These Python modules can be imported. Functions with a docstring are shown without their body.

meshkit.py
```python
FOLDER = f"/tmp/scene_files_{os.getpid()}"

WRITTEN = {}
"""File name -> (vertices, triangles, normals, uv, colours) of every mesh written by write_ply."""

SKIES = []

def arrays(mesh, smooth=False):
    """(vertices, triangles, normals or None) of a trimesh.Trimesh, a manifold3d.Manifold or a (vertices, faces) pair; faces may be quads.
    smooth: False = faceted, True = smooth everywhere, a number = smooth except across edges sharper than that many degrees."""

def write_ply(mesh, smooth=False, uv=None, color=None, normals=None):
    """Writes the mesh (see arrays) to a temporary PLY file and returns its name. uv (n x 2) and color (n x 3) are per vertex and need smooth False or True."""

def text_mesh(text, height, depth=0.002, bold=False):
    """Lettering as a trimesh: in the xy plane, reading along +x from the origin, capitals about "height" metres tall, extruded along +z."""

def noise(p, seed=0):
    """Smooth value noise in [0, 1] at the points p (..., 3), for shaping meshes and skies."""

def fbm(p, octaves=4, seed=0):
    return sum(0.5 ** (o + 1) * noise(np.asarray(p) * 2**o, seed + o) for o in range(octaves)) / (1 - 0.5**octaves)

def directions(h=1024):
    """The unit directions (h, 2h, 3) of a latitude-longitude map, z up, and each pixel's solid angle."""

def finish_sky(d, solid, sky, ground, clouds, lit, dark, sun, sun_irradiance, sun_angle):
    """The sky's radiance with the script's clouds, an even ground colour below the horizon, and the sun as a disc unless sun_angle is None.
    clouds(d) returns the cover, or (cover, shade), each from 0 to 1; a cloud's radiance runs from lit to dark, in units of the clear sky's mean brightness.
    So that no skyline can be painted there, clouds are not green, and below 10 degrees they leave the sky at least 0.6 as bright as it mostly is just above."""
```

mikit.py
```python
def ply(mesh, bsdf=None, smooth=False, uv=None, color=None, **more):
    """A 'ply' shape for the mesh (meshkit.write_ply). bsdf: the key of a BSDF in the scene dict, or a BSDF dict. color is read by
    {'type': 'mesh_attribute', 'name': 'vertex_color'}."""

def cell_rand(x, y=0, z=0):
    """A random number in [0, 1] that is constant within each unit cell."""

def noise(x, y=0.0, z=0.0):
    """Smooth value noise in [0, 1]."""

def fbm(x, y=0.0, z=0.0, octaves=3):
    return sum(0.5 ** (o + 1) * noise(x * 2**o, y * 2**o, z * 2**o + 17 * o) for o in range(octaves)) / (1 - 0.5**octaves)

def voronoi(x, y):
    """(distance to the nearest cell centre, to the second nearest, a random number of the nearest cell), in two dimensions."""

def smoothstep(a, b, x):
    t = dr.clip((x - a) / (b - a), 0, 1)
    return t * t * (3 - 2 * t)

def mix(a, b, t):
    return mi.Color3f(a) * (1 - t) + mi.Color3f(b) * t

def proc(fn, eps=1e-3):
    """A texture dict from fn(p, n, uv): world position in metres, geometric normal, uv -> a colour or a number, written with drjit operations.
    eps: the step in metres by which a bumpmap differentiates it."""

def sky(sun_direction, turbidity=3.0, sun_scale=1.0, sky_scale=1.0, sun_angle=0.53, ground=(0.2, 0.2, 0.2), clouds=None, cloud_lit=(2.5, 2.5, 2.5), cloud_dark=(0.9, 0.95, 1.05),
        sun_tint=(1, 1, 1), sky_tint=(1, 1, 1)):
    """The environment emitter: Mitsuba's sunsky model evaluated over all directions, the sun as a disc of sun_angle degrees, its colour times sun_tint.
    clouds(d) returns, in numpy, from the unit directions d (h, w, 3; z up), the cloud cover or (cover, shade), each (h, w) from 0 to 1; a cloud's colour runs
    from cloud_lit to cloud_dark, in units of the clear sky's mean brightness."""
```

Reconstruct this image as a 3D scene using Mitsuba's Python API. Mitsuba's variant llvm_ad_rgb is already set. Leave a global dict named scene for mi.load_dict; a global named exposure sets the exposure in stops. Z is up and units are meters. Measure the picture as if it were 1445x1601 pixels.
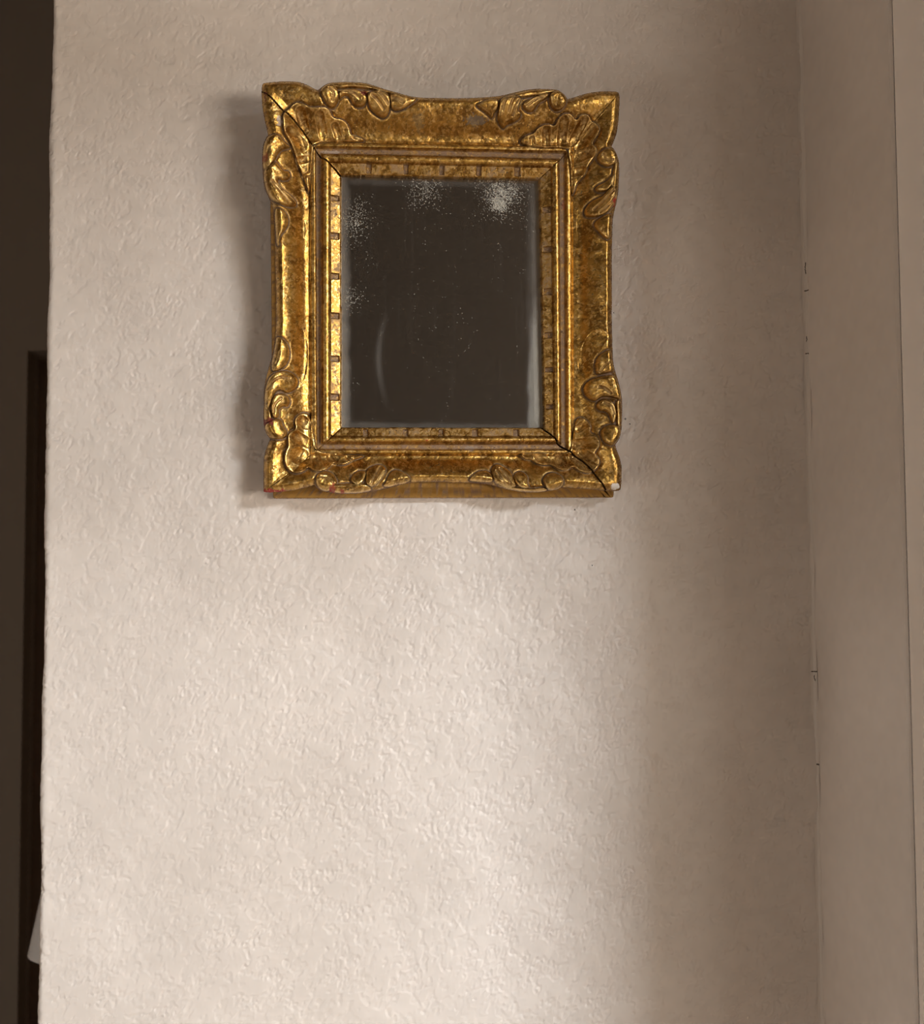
import math, numpy as np, trimesh, mitsuba as mi, mikit, meshkit, drjit as dr
import shapely
from scipy.spatial import cKDTree
from scipy import ndimage as ndi

# ------------------------------------------------------------------ camera
FPX, CX, CY = 2400.0, 722.5, 800.5
DIST, CAM_Z = 1.55, 1.26
_n = np.array([-230., 177., FPX]); _n /= np.linalg.norm(_n)            # world +y (into the wall) seen by the camera (right, down, forward)
_u = np.array([-182., -32550., FPX]); _u -= _n * (_u @ _n); _u /= np.linalg.norm(_u)   # world +z
_x = np.cross(_n, _u)                                                  # world +x
C2W = np.stack([_x, _n, _u])                                           # camera coordinates -> world
EYE = np.array([0., -DIST, CAM_Z])
_fw, _up = C2W @ np.array([0, 0, 1.]), C2W @ np.array([0, -1., 0])
T = mi.ScalarTransform4f
scene, labels = {}, {}
scene['camera'] = {'type': 'thinlens', 'fov': math.degrees(2 * math.atan(CX / FPX)), 'fov_axis': 'x', 'near_clip': 0.05, 'far_clip': 50.,
                   'aperture_radius': 0.0028, 'focus_distance': 1.56,
                   'to_world': T().look_at(origin=EYE.tolist(), target=(EYE + _fw).tolist(), up=_up.tolist())}
exposure = 2.04


def at(px, py, h=0.0):
    """Traced point of the photograph -> (x, z) on the plane h metres in front of the wall."""
    px, py = np.asarray(px, float), np.asarray(py, float)
    d = np.stack([(px - CX) / FPX, (py - CY) / FPX, np.ones_like(px)], -1) @ C2W.T
    s = (-h - EYE[1]) / d[..., 1]
    return np.stack([EYE[0] + s * d[..., 0], EYE[2] + s * d[..., 2]], -1)


# ------------------------------------------------------------------ light (window panes and an added fill pane)
WIN_A = 25.0      # narrow window of the far wall
WIN_B = 5.1       # wide window of the right wall
FILL_C = 1.10      # unseen fill pane added behind the viewer, on the left, to lift the shadows
COL_A, COL_B, COL_C = (1.0, 1.07, 1.13), (1.0, 0.91, 0.79), (1.0, 0.93, 0.85)

# ------------------------------------------------------------------ materials
V = np.array
MARKS = [(*map(float, at(x_, y_)), r_) for x_, y_, r_ in ((978., 655., .0011), (985., 663., .0007), (960., 489., .0007), (899., 797., .0008), (926., 884., .0007))]


def rgb(*c):
    return {'type': 'rgb', 'value': list(c)}


def paint_fn(p, n, uv):
    speck = mi.Float(0)
    for cx, cz, r in MARKS:                                              # small dark chips beside the frame
        speck = dr.maximum(speck, dr.select(dr.square(p.x - cx) + dr.square(p.z - cz) < r * r, 1.0, 0.0))
    m = mikit.fbm(p.x * 5, p.y * 5, p.z * 5, 2)
    f = mikit.noise(p.x * 90, p.y * 90, p.z * 90)
    return mikit.mix((0.60, 0.545, 0.495), (0.66, 0.605, 0.555), mikit.smoothstep(0.3, 0.7, m)) * (0.97 + 0.06 * f) * (1 - .75 * speck)


scene['paint'] = {'type': 'twosided', 'b': {'type': 'principled', 'base_color': mikit.proc(paint_fn), 'roughness': 0.42, 'specular': 0.45}}
scene['paint_smooth'] = {'type': 'twosided', 'b': {'type': 'principled', 'base_color': rgb(0.90, 0.86, 0.82), 'roughness': 0.45}}
scene['room_paint'] = {'type': 'twosided', 'b': {'type': 'diffuse', 'reflectance': rgb(0.50, 0.45, 0.395)}}
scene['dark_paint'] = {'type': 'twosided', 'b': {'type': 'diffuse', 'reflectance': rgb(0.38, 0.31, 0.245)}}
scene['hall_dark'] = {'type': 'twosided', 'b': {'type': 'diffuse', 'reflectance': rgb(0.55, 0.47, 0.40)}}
scene['door_dark'] = {'type': 'twosided', 'b': {'type': 'diffuse', 'reflectance': rgb(0.105, 0.088, 0.072)}}


def floor_fn(p, n, uv):
    b = mikit.cell_rand(p.x / 0.12, 0, 0)
    g = mikit.fbm(p.x * 60, p.y * 4, 0, 3)
    return mikit.mix((0.26, 0.17, 0.11), (0.40, 0.29, 0.20), 0.5 * b + 0.5 * g)


scene['floor_wood'] = {'type': 'twosided', 'b': {'type': 'principled', 'base_color': mikit.proc(floor_fn), 'roughness': 0.4}}
scene['white_trim'] = {'type': 'twosided', 'b': {'type': 'principled', 'base_color': rgb(0.75, 0.73, 0.70), 'roughness': 0.4}}
scene['shade_cloth'] = {'type': 'twosided', 'b': {'type': 'diffuse', 'reflectance': rgb(0.90, 0.90, 0.90)}}
scene['dark_wood'] = {'type': 'twosided', 'b': {'type': 'principled', 'base_color': rgb(0.10, 0.06, 0.04), 'roughness': 0.4}}
scene['gilding'] = {'type': 'twosided', 'b': {'type': 'principled', 'base_color': {'type': 'mesh_attribute', 'name': 'vertex_color'},
                    'metallic': mikit.proc(lambda p, n, uv: mi.Float(uv.x)), 'roughness': mikit.proc(lambda p, n, uv: mi.Float(uv.y)), 'specular': 0.4}}


# ------------------------------------------------------------------ helpers
def box(x0, x1, y0, y1, z0, z1):
    m = trimesh.creation.box([x1 - x0, y1 - y0, z1 - z0]); m.apply_translation([(x0 + x1) / 2, (y0 + y1) / 2, (z0 + z1) / 2]); return m


def put(key, mesh, bsdf, label=None, category=None, kind=None, smooth=False, **more):
    scene[key] = mikit.ply(mesh, bsdf, smooth, **more)
    d = {k: v for k, v in (('label', label), ('category', category), ('kind', kind)) if v}
    if d:
        labels[key] = d


def struct(key, mesh, bsdf, label, cat, **kw):
    put(key, mesh, bsdf, label, cat, 'structure', **kw)


def grid_faces(ny, nx, keep=None):
    i = np.arange(ny * nx).reshape(ny, nx)
    q = np.stack([i[:-1, :-1], i[:-1, 1:], i[1:, 1:], i[1:, :-1]], -1)
    q = q[keep] if keep is not None else q.reshape(-1, 4)
    return np.vstack([q[:, [0, 1, 2]], q[:, [0, 2, 3]]])


# ------------------------------------------------------------------ plaster wall with a knocked-down texture
rng = np.random.default_rng(7)
XL = float(at(68., 900.)[0])            # outer left corner of the wall
XR = float(at(1272., 900.)[0])          # inner corner on the right
CEIL, WT = 3.12, 0.125


def blur(shape, s):
    a = ndi.gaussian_filter(rng.standard_normal(shape).astype(np.float32), s, mode='wrap')
    return a / a.std()


def plaster(shape, step):
    """Height in metres of hand-textured plaster sampled every step metres."""
    k = 0.82e-3 / step
    big = blur(shape, 7.0 * k) * 0.7 + blur(shape, 3.0 * k) * 0.75 + blur(shape, 1.5 * k) * 0.42
    flat = 0.5 + 0.5 * np.tanh((big - 0.05) / 0.09)                    # flat knocked-down islands with abrupt rims
    mid = blur(shape, 2.4 * k) * 0.8 + blur(shape, 1.2 * k) * 0.55
    blob = 0.5 + 0.5 * np.tanh((mid - 0.55) / 0.16)
    rough = np.clip(0.62 + 0.42 * blur(shape, 12 * k), 0.1, 1.3) * (1 - 0.93 * flat)
    grain = blur(shape, 0.72 * k) * 0.75 + blur(shape, 1.3 * k) * 0.45
    pit = 0.5 + 0.5 * np.tanh((blur(shape, 1.9 * k) - 1.75) / 0.12)
    h = -0.17 * (1 - flat) - 0.10 * blob * (1 - 0.4 * flat) + 0.11 * rough * grain - 0.16 * pit + 0.30 * blur(shape, 26 * k)
    return h * 2.0e-3


STEP = 1.07e-3
R_ = 0.006                                                              # rounded outer corner
zf = np.arange(0.80, 1.955, STEP)
zz = np.concatenate([np.linspace(0, 0.80, 20)[:-1], zf, np.linspace(1.955, CEIL, 20)[1:]])
arc = R_ * math.pi / 2
ss = np.concatenate([np.linspace(-WT + R_, -0.03, 5)[:-1], np.arange(-0.03, XR - XL - R_ + arc, STEP), [XR - XL - R_ + arc + 0.01]])
h0 = plaster((len(zf), len(ss)), STEP)
pad = ndi.gaussian_filter1d(np.zeros(1), 1)
H = np.zeros((len(zz), len(ss))); H[19:19 + len(zf)] = h0
w_edge = np.clip((ss[-1] - ss) / 0.006, 0, 1)                           # the texture dies out in the corner
H *= w_edge
# position and normal along s: end face (s<0), arc, front face
X_, Y_, NX, NY = (np.zeros(len(ss)) for _ in range(4))
a = np.clip(ss / arc, 0, 1) * math.pi / 2
X_ = XL + R_ - R_ * np.cos(a) + np.maximum(ss - arc, 0)
Y_ = R_ - R_ * np.sin(a) + np.maximum(-ss, 0)
NX, NY = -np.cos(a), -np.sin(a)
P = np.stack([X_ + NX * H, Y_ + NY * H, np.repeat(zz[:, None], len(ss), 1)], -1)
struct('wall_back', (P.reshape(-1, 3), grid_faces(len(zz), len(ss))), 'paint', 'pale beige hand-textured plaster wall behind the gilded mirror', 'wall', smooth=True)

# return wall on the right, its caulked corner, and the smooth trim face beyond it
RD = 0.247
yy = np.concatenate([np.arange(0.012, -RD + 0.004, -2.4e-3), [-RD + 0.004, -RD + 0.0015, -RD]])
zr = np.concatenate([[0, 0.4], np.arange(0.80, 1.955, 2.4e-3), [2.3, CEIL]])
Hr = plaster((len(zr), len(yy)), 2.4e-3) * 0.6
Hr *= np.clip((yy + RD) / 0.01, 0, 1) * np.clip((0.012 - yy) / 0.02, 0, 1)
xr = XR + np.where(yy < -RD + 0.004, (yy + RD - 0.004) ** 2 / 0.004 * 0.6, 0)
Pr = np.stack([xr - Hr, np.repeat(yy[None], len(zr), 0), np.repeat(zr[:, None], len(yy), 1)], -1)
struct('wall_right', (Pr.reshape(-1, 3), grid_faces(len(zr), len(yy))), 'paint', 'short shaded beige wall returning towards the viewer on the right', 'wall', smooth=True)
zc = np.arange(0, CEIL + .001, 0.006)
ac = np.linspace(0, math.pi / 2, 7)
rc = 0.0042 + 0.0014 * (meshkit.noise(np.stack([zc * 30, zc * 0, zc * 0], -1)) - 0.5)
Pc = np.stack([XR - rc[:, None] * (1 - np.sin(ac)) , -rc[:, None] * (1 - np.cos(ac)), np.repeat(zc[:, None], 7, 1)], -1)
Pc[:, 0, 0] -= 0.001; Pc[:, -1, 1] -= 0.001


def caulk_fn(p, n, uv):
    c = mi.Float(0)
    for (z, dz, w) in CRACKS:
        wob = 0.0012 * (mikit.noise(p.z * 700, 3.0) - 0.5)
        c = dr.maximum(c, dr.select((dr.abs(p.z - z) < dz) & (dr.abs(p.x - XR + 0.0016 + wob) < w), 1.0, 0.0))
    return mikit.mix((0.63, 0.575, 0.52), (0.09, 0.07, 0.055), c)


CRACKS = [(float(at(1263., y)[1]), d, w) for y, d, w in ((420., .006, .0004), (455., .0006, .0022), (530., .003, .0004), (553., .0006, .002), (1050., .0006, .003), (1060., .003, .0004), (1195., .0008, .002))]
scene['caulk'] = {'type': 'twosided', 'b': {'type': 'principled', 'base_color': mikit.proc(caulk_fn), 'roughness': 0.5}}
struct('trim_1', (Pc.reshape(-1, 3), grid_faces(len(zc), 7)), 'caulk', 'narrow painted caulk line in the corner of the two walls', 'trim', smooth=True)

XP, YP = XR + 0.10, -0.58                                              # unseen pier added beyond the trim to cut the window light
X0, XE = -2.6, 4.2                                                     # the room to the left and to the right
YQ, YB, HI = -1.86, -3.72, 3.8                                          # partition added behind the viewer to shape the light, far wall, height of the far room
OP = (0.78, 3.6, 2.235)                                                # opening in the partition, its head set to shade the upper wall: x from, x to, head
struct('trim_2', box(XR + 0.003, XP - .0005, -RD - 0.0005, -RD + 0.10, 0, CEIL), 'paint_smooth', 'smooth lighter vertical trim face at the right edge', 'trim')

# ------------------------------------------------------------------ the rest of the room
struct('wall_added_pier', trimesh.util.concatenate([box(XP, XP + .1, YP, .1, 0, CEIL), box(XP + .1, XE, YP, YP + .1, 0, CEIL)]), 'paint_smooth', 'unseen pale wall added right of the trim to shape the shadow edge', 'wall')
C_ = (-2.3, -1.2, 0.1, 1.1)       # fill pane added in the partition: x from, x to, z from, z to
struct('wall_added_partition', trimesh.util.concatenate([box(X0, C_[0], YQ - .12, YQ, 0, HI), box(C_[1], OP[0], YQ - .12, YQ, 0, HI), box(C_[0], C_[1], YQ - .12, YQ, 0, C_[2]), box(C_[0], C_[1], YQ - .12, YQ, C_[3], HI),
       box(OP[1], XE, YQ - .12, YQ, 0, HI), box(OP[0], OP[1], YQ - .12, YQ, OP[2], HI)]), 'room_paint', 'unseen brown wall added behind the viewer, its opening shaping the light', 'wall')
struct('wall_left', box(X0 - .12, X0, YB, 3.0, 0, HI), 'room_paint', 'dim brown wall on the far left', 'wall')
struct('wall_right_side', box(XE, XE + .12, YB, .1, 0, HI), 'room_paint', 'brown wall on the far right', 'wall')
struct('floor', box(X0, XE, YB, 5.0, -.1, 0), 'floor_wood', 'brown wooden floor', 'floor')
struct('ceiling', trimesh.util.concatenate([box(X0, XE, YQ, 5.0, CEIL, CEIL + .1), box(X0, XE, YB, YQ - .12, HI, HI + .1)]), 'room_paint', 'dim ceiling', 'ceiling')


def window(key, pts, col, power, label):
    """pts: four corners of the pane, wound so that it shines into the room."""
    pts = V(pts, float)
    scene[key + '__pane'] = {**mikit.ply((pts, V([[0, 1, 2], [0, 2, 3]])), {'type': 'diffuse', 'reflectance': rgb(.1, .1, .1)}),
                             'emitter': {'type': 'area', 'radiance': rgb(*(power * c for c in col))}}
    n = np.cross(pts[1] - pts[0], pts[2] - pts[1]); n /= np.linalg.norm(n)
    bars = []
    for i in range(4):
        p, q = pts[i], pts[(i + 1) % 4]
        bars.append((p, q))
    ms = []
    for p, q in bars:
        L = np.linalg.norm(q - p); m = trimesh.creation.box([L + .04, .04, .03])
        e = (q - p) / L
        M = np.eye(4); M[:3, 0], M[:3, 1], M[:3, 2], M[:3, 3] = e, np.cross(n, e), n, (p + q) / 2
        m.apply_transform(M); ms.append(m)
    scene[key + '__frame'] = mikit.ply(trimesh.util.concatenate(ms), 'white_trim')
    labels[key] = {'label': label, 'category': 'window', 'kind': 'structure'}


A_ = (2.03, 2.97, 2.56, 3.42)       # tall narrow window of the far wall: x from, x to, z from, z to
B_ = (1.6, 4.05, 0.84, 1.58)          # wide low window under it
for key, w, col, power, lab in (('window_1', A_, COL_A, WIN_A, 'tall narrow bright window high in the far wall'), ('window_2', B_, COL_B, WIN_B, 'wide low window in the far wall')):
    y = YB + .03
    window(key, [(w[1], y, w[2]), (w[0], y, w[2]), (w[0], y, w[3]), (w[1], y, w[3])], col, power, lab)
window('window_3', [(C_[1], YQ - .05, C_[2]), (C_[0], YQ - .05, C_[2]), (C_[0], YQ - .05, C_[3]), (C_[1], YQ - .05, C_[3])], COL_C, FILL_C, 'unseen soft pane added as fill light behind the viewer')
struct('door_2', trimesh.util.concatenate([box(-.12, .78, YQ, YQ + .04, 0, 2.3)]), 'door_dark', 'unseen dark door added to keep the mirror reflection dim', 'door')  # added so that the mirror has something dark to reflect
struct('wall_rear', trimesh.util.concatenate([box(X0, B_[0], YB - .12, YB, 0, HI), box(B_[1], XE, YB - .12, YB, 0, HI), box(B_[0], B_[1], YB - .12, YB, 0, B_[2]), box(B_[0], B_[1], YB - .12, YB, B_[3], A_[2]),
       box(B_[0], A_[0], YB - .12, YB, A_[2], HI), box(A_[1], B_[1], YB - .12, YB, A_[2], HI), box(A_[0], A_[1], YB - .12, YB, A_[3], HI)]), 'room_paint', 'brown far wall with two windows', 'wall')

# hallway behind the left edge of the wall, with a dark doorway
HY = 2.87
dl, dt = at(43., 548., -HY), 0
DX0, DZ = dl[0], dl[1]
DX1 = DX0 + 0.8
wf = [box(-1.9, DX0, HY, HY + .12, 0, CEIL), box(DX1, 1.2, HY, HY + .12, 0, CEIL), box(DX0, DX1, HY, HY + .12, DZ, CEIL)]
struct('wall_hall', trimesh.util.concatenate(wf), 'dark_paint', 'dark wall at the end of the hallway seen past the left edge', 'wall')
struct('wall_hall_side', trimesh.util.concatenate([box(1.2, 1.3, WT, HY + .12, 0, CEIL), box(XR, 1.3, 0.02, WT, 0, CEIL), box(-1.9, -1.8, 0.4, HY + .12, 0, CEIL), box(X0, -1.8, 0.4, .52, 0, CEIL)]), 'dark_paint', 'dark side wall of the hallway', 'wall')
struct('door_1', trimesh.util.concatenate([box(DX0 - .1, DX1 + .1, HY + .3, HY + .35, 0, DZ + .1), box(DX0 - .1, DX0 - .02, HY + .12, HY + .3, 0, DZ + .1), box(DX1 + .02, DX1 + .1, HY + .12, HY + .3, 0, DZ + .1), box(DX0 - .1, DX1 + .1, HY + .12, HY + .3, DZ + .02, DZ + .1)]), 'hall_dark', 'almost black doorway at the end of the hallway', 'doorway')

# ------------------------------------------------------------------ lamp standing in the hallway
LY = 1.15
b = at(45., 1487., -LY); t_ = at(64., 1400., -LY)
RB = 0.135
lx, lz = b[0] + RB, b[1] - 0.004
slope = (t_[0] - b[0]) / (t_[1] - b[1])
RT, LH = RB - slope * 0.22, 0.22
prof = V([[RB - .002, 0], [RB, 0.001], [RT, LH], [RT - .002, LH], [RB - .004, 0.002], [RB - .002, 0]])
sh = trimesh.creation.revolve(prof, sections=64); sh.apply_translation([lx, LY, lz])
put('table_lamp__shade', sh, 'shade_cloth', 'off-white cone lampshade', smooth=40)
TZ = lz - 0.27
lp = trimesh.creation.revolve(V([[0, 0], [.065, 0], [.07, .008], [.062, .02], [.03, .035], [.045, .08], [.06, .13], [.045, .19], [.018, .225], [.012, .25], [.012, .34], [0, .34]]), sections=48)
lp.apply_translation([lx, LY, TZ]); put('table_lamp__base', lp, 'dark_wood', smooth=40)
labels['table_lamp'] = {'label': 'table lamp with a pale cone shade, half hidden behind the left edge of the wall', 'category': 'lamp'}
tb = [trimesh.creation.cylinder(.21, .025, sections=64), trimesh.creation.cylinder(.025, TZ - .04, sections=24), trimesh.creation.cylinder(.14, .02, sections=48)]
tb[0].apply_translation([lx, LY, TZ - .0125]); tb[1].apply_translation([lx, LY, (TZ - .04) / 2 + .015]); tb[2].apply_translation([lx, LY, .01])
put('side_table__top', tb[0], 'dark_wood'); put('side_table__leg', tb[1], 'dark_wood'); put('side_table__foot', tb[2], 'dark_wood')
labels['side_table'] = {'label': 'small round dark wooden table carrying the lamp behind the wall', 'category': 'table'}
# ------------------------------------------------------------------ the carved gilded mirror
M_ = 'gilded_mirror'
LEAN, PIVOT = math.radians(4.8), float(at(690., 780., 0.)[1])            # it hangs with its top leaning out from the wall
_cl, _sl = math.cos(LEAN), math.sin(LEAN)


def tilted(px, py, h=0.0):
    """Traced point -> (x, height along the leaning frame) on the frame's plane h in front of its back."""
    px, py = np.asarray(px, float), np.asarray(py, float)
    d = np.stack([(px - CX) / FPX, (py - CY) / FPX, np.ones_like(px)], -1) @ C2W.T
    n = V([0, -_cl, -_sl]); o = V([0, 0, PIVOT])
    s_ = (h - (EYE - o) @ n) / (d @ n)
    p = EYE + s_[..., None] * d
    return np.stack([p[..., 0], PIVOT + (p - o) @ V([0, -_sl, _cl])], -1)


def lean(v):
    """Frame coordinates (x, -h, height) -> world."""
    v = np.asarray(v, float); h, w = -v[:, 1], v[:, 2] - PIVOT
    return np.stack([v[:, 0], -h * _cl - w * _sl, PIVOT - h * _sl + w * _cl], -1)


def unlean(p):
    """World point in a material -> the frame's own (x, height)."""
    return mi.Point3f(p.x, 0, PIVOT - p.y * _sl + (p.z - PIVOT) * _cl)

labels[M_] = {'label': 'antique carved gilded wooden frame with a foxed mirror hanging on the plaster wall', 'category': 'mirror'}
SC = 300 / 1445
CROP = {'A': (390, 110), 'B': (690, 110), 'E': (390, 510), 'F': (690, 510), 'C': (390, 400), 'D': (690, 400)}


def tr(c, pts, h):
    p = V(pts, float) * SC + V(CROP[c], float)
    return tilted(p[:, 0], p[:, 1], h)


def chaikin(p, n=3, closed=True):
    for _ in range(n):
        q = np.roll(p, -1, 0) if closed else p[1:]
        o = p if closed else p[:-1]
        r = np.empty((2 * len(o), 2)); r[0::2] = .75 * o + .25 * q; r[1::2] = .25 * o + .75 * q
        p = r if closed else np.vstack([p[:1], r, p[-1:]])
    return p


def dense(p, step=1.2e-4, closed=True):
    q = np.vstack([p, p[:1]]) if closed else p
    seg = np.linalg.norm(np.diff(q, axis=0), axis=1)
    out = [a + (b - a) * np.linspace(0, 1, max(int(l / step), 1), endpoint=False)[:, None] for a, b, l in zip(q[:-1], q[1:], seg)]
    return np.vstack(out + [q[-1:]])


# outer outline, clockwise from the top left corner; each corner/notch is kept crisp by doubling its point
OUT = [('A', [(92, 180), (92, 150), (97, 112), (112, 100), (200, 90), (330, 88), (400, 100), (450, 122), (490, 147), (518, 154), (518, 154), (545, 130), (590, 105), (650, 95), (750, 92), (850, 97), (930, 115), (1020, 145), (1120, 175), (1200, 195), (1260, 208), (1330, 212), (1440, 213)]),
       ('B', [(100, 215), (200, 215), (300, 213), (400, 207), (480, 190), (560, 170), (640, 152), (730, 142), (840, 148), (890, 160), (925, 190), (946, 221), (946, 221), (980, 215), (1040, 195), (1110, 175), (1200, 163), (1290, 165), (1325, 168), (1338, 190), (1338, 260), (1333, 350), (1325, 430), (1315, 490), (1295, 540), (1279, 581), (1279, 581), (1297, 597), (1320, 640), (1335, 690), (1338, 760), (1335, 850), (1330, 930), (1318, 1000), (1300, 1060), (1290, 1120), (1285, 1190), (1283, 1250), (1280, 1400)]),
       ('D', [(1280, 150), (1280, 300), (1281, 500), (1285, 650)]),
       ('F', [(1287, 200), (1290, 250), (1298, 310), (1315, 370), (1335, 440), (1350, 500), (1358, 560), (1360, 640), (1358, 720), (1352, 800), (1335, 860), (1308, 892), (1308, 892), (1315, 930), (1340, 990), (1355, 1050), (1355, 1120), (1352, 1210), (1340, 1240), (1300, 1243), (1200, 1237), (1100, 1228), (1000, 1220), (912, 1214), (912, 1214), (850, 1235), (760, 1250), (660, 1255), (560, 1242), (470, 1225), (390, 1200), (300, 1185), (200, 1180), (100, 1178)]),
       ('E', [(1440, 1176), (1300, 1175), (1200, 1180), (1120, 1200), (1030, 1225), (930, 1245), (830, 1260), (720, 1265), (620, 1258), (540, 1240), (503, 1220), (490, 1197), (490, 1197), (430, 1215), (350, 1235), (240, 1247), (170, 1253), (110, 1250), (107, 1240), (107, 1180), (107, 1100), (108, 1000), (120, 940), (140, 890), (156, 850), (156, 850), (125, 810), (110, 760), (105, 700), (107, 600), (108, 520), (115, 440), (130, 370), (150, 300), (172, 220), (188, 140)]),
       ('C', [(200, 550), (200, 400), (198, 200), (192, 50)]),
       ('A', [(192, 1300), (190, 1200), (185, 1130), (180, 1060), (168, 1010), (150, 970), (130, 930), (112, 880), (103, 820), (98, 740), (97, 660), (100, 580), (115, 530), (141, 491), (141, 491), (120, 400), (100, 300), (93, 210)])]
H_EDGE = 0.032
outline = chaikin(np.vstack([tr(c, p, H_EDGE) for c, p in OUT]), 2)


def ring(pts, h):
    return tilted(V(pts, float)[:, 0], V(pts, float)[:, 1], h)


R0 = ring([(534, 274), (843.5, 280.5), (851, 668.5), (534.5, 668)], .020)
R1 = ring([(505.5, 240.5), (873.5, 249.5), (876.5, 691), (505, 691.5)], .028)
R3 = ring([(492, 228), (886.5, 235.5), (888.5, 704.5), (494, 704.5)], .0255)
R4 = ring([(485, 222), (893, 229.5), (894.5, 710.5), (486, 710)], .0235)
# grid on the frame plane
G = 0.45e-3
x0, x1 = outline[:, 0].min() - .002, outline[:, 0].max() + .002
z0, z1 = outline[:, 1].min() - .002, outline[:, 1].max() + .002
gx, gz = np.arange(x0, x1, G), np.arange(z0, z1, G)
GX, GZ = np.meshgrid(gx, gz)
shape = GX.shape
pts = np.stack([GX.ravel(), GZ.ravel()], -1)


def quad_d(R):
    """Signed distance outward of each of the four sides (top, right, bottom, left)."""
    out = []
    for i in range(4):
        p, q = R[i], R[(i + 1) % 4]; e = (q - p) / np.linalg.norm(q - p)
        nrm = V([-e[1], e[0]])
        out.append((GX - p[0]) * nrm[0] + (GZ - p[1]) * nrm[1])
    return np.stack(out)


def sdf_window(poly, margin):
    """(slice, signed distance: positive inside) of a closed polygon on the part of the grid around it."""
    a, b_ = poly.min(0) - margin, poly.max(0) + margin
    i0, i1 = np.clip(((V([a[1], b_[1]]) - z0) / G).astype(int) + (0, 2), 0, shape[0])
    j0, j1 = np.clip(((V([a[0], b_[0]]) - x0) / G).astype(int) + (0, 2), 0, shape[1])
    sl = (slice(i0, i1), slice(j0, j1))
    q = np.stack([GX[sl].ravel(), GZ[sl].ravel()], -1)
    d, _ = cKDTree(dense(poly)).query(q)
    ins = shapely.contains_xy(shapely.Polygon(poly).buffer(0), q[:, 0], q[:, 1])
    return sl, np.where(ins, d, -d).reshape(GX[sl].shape)


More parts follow.
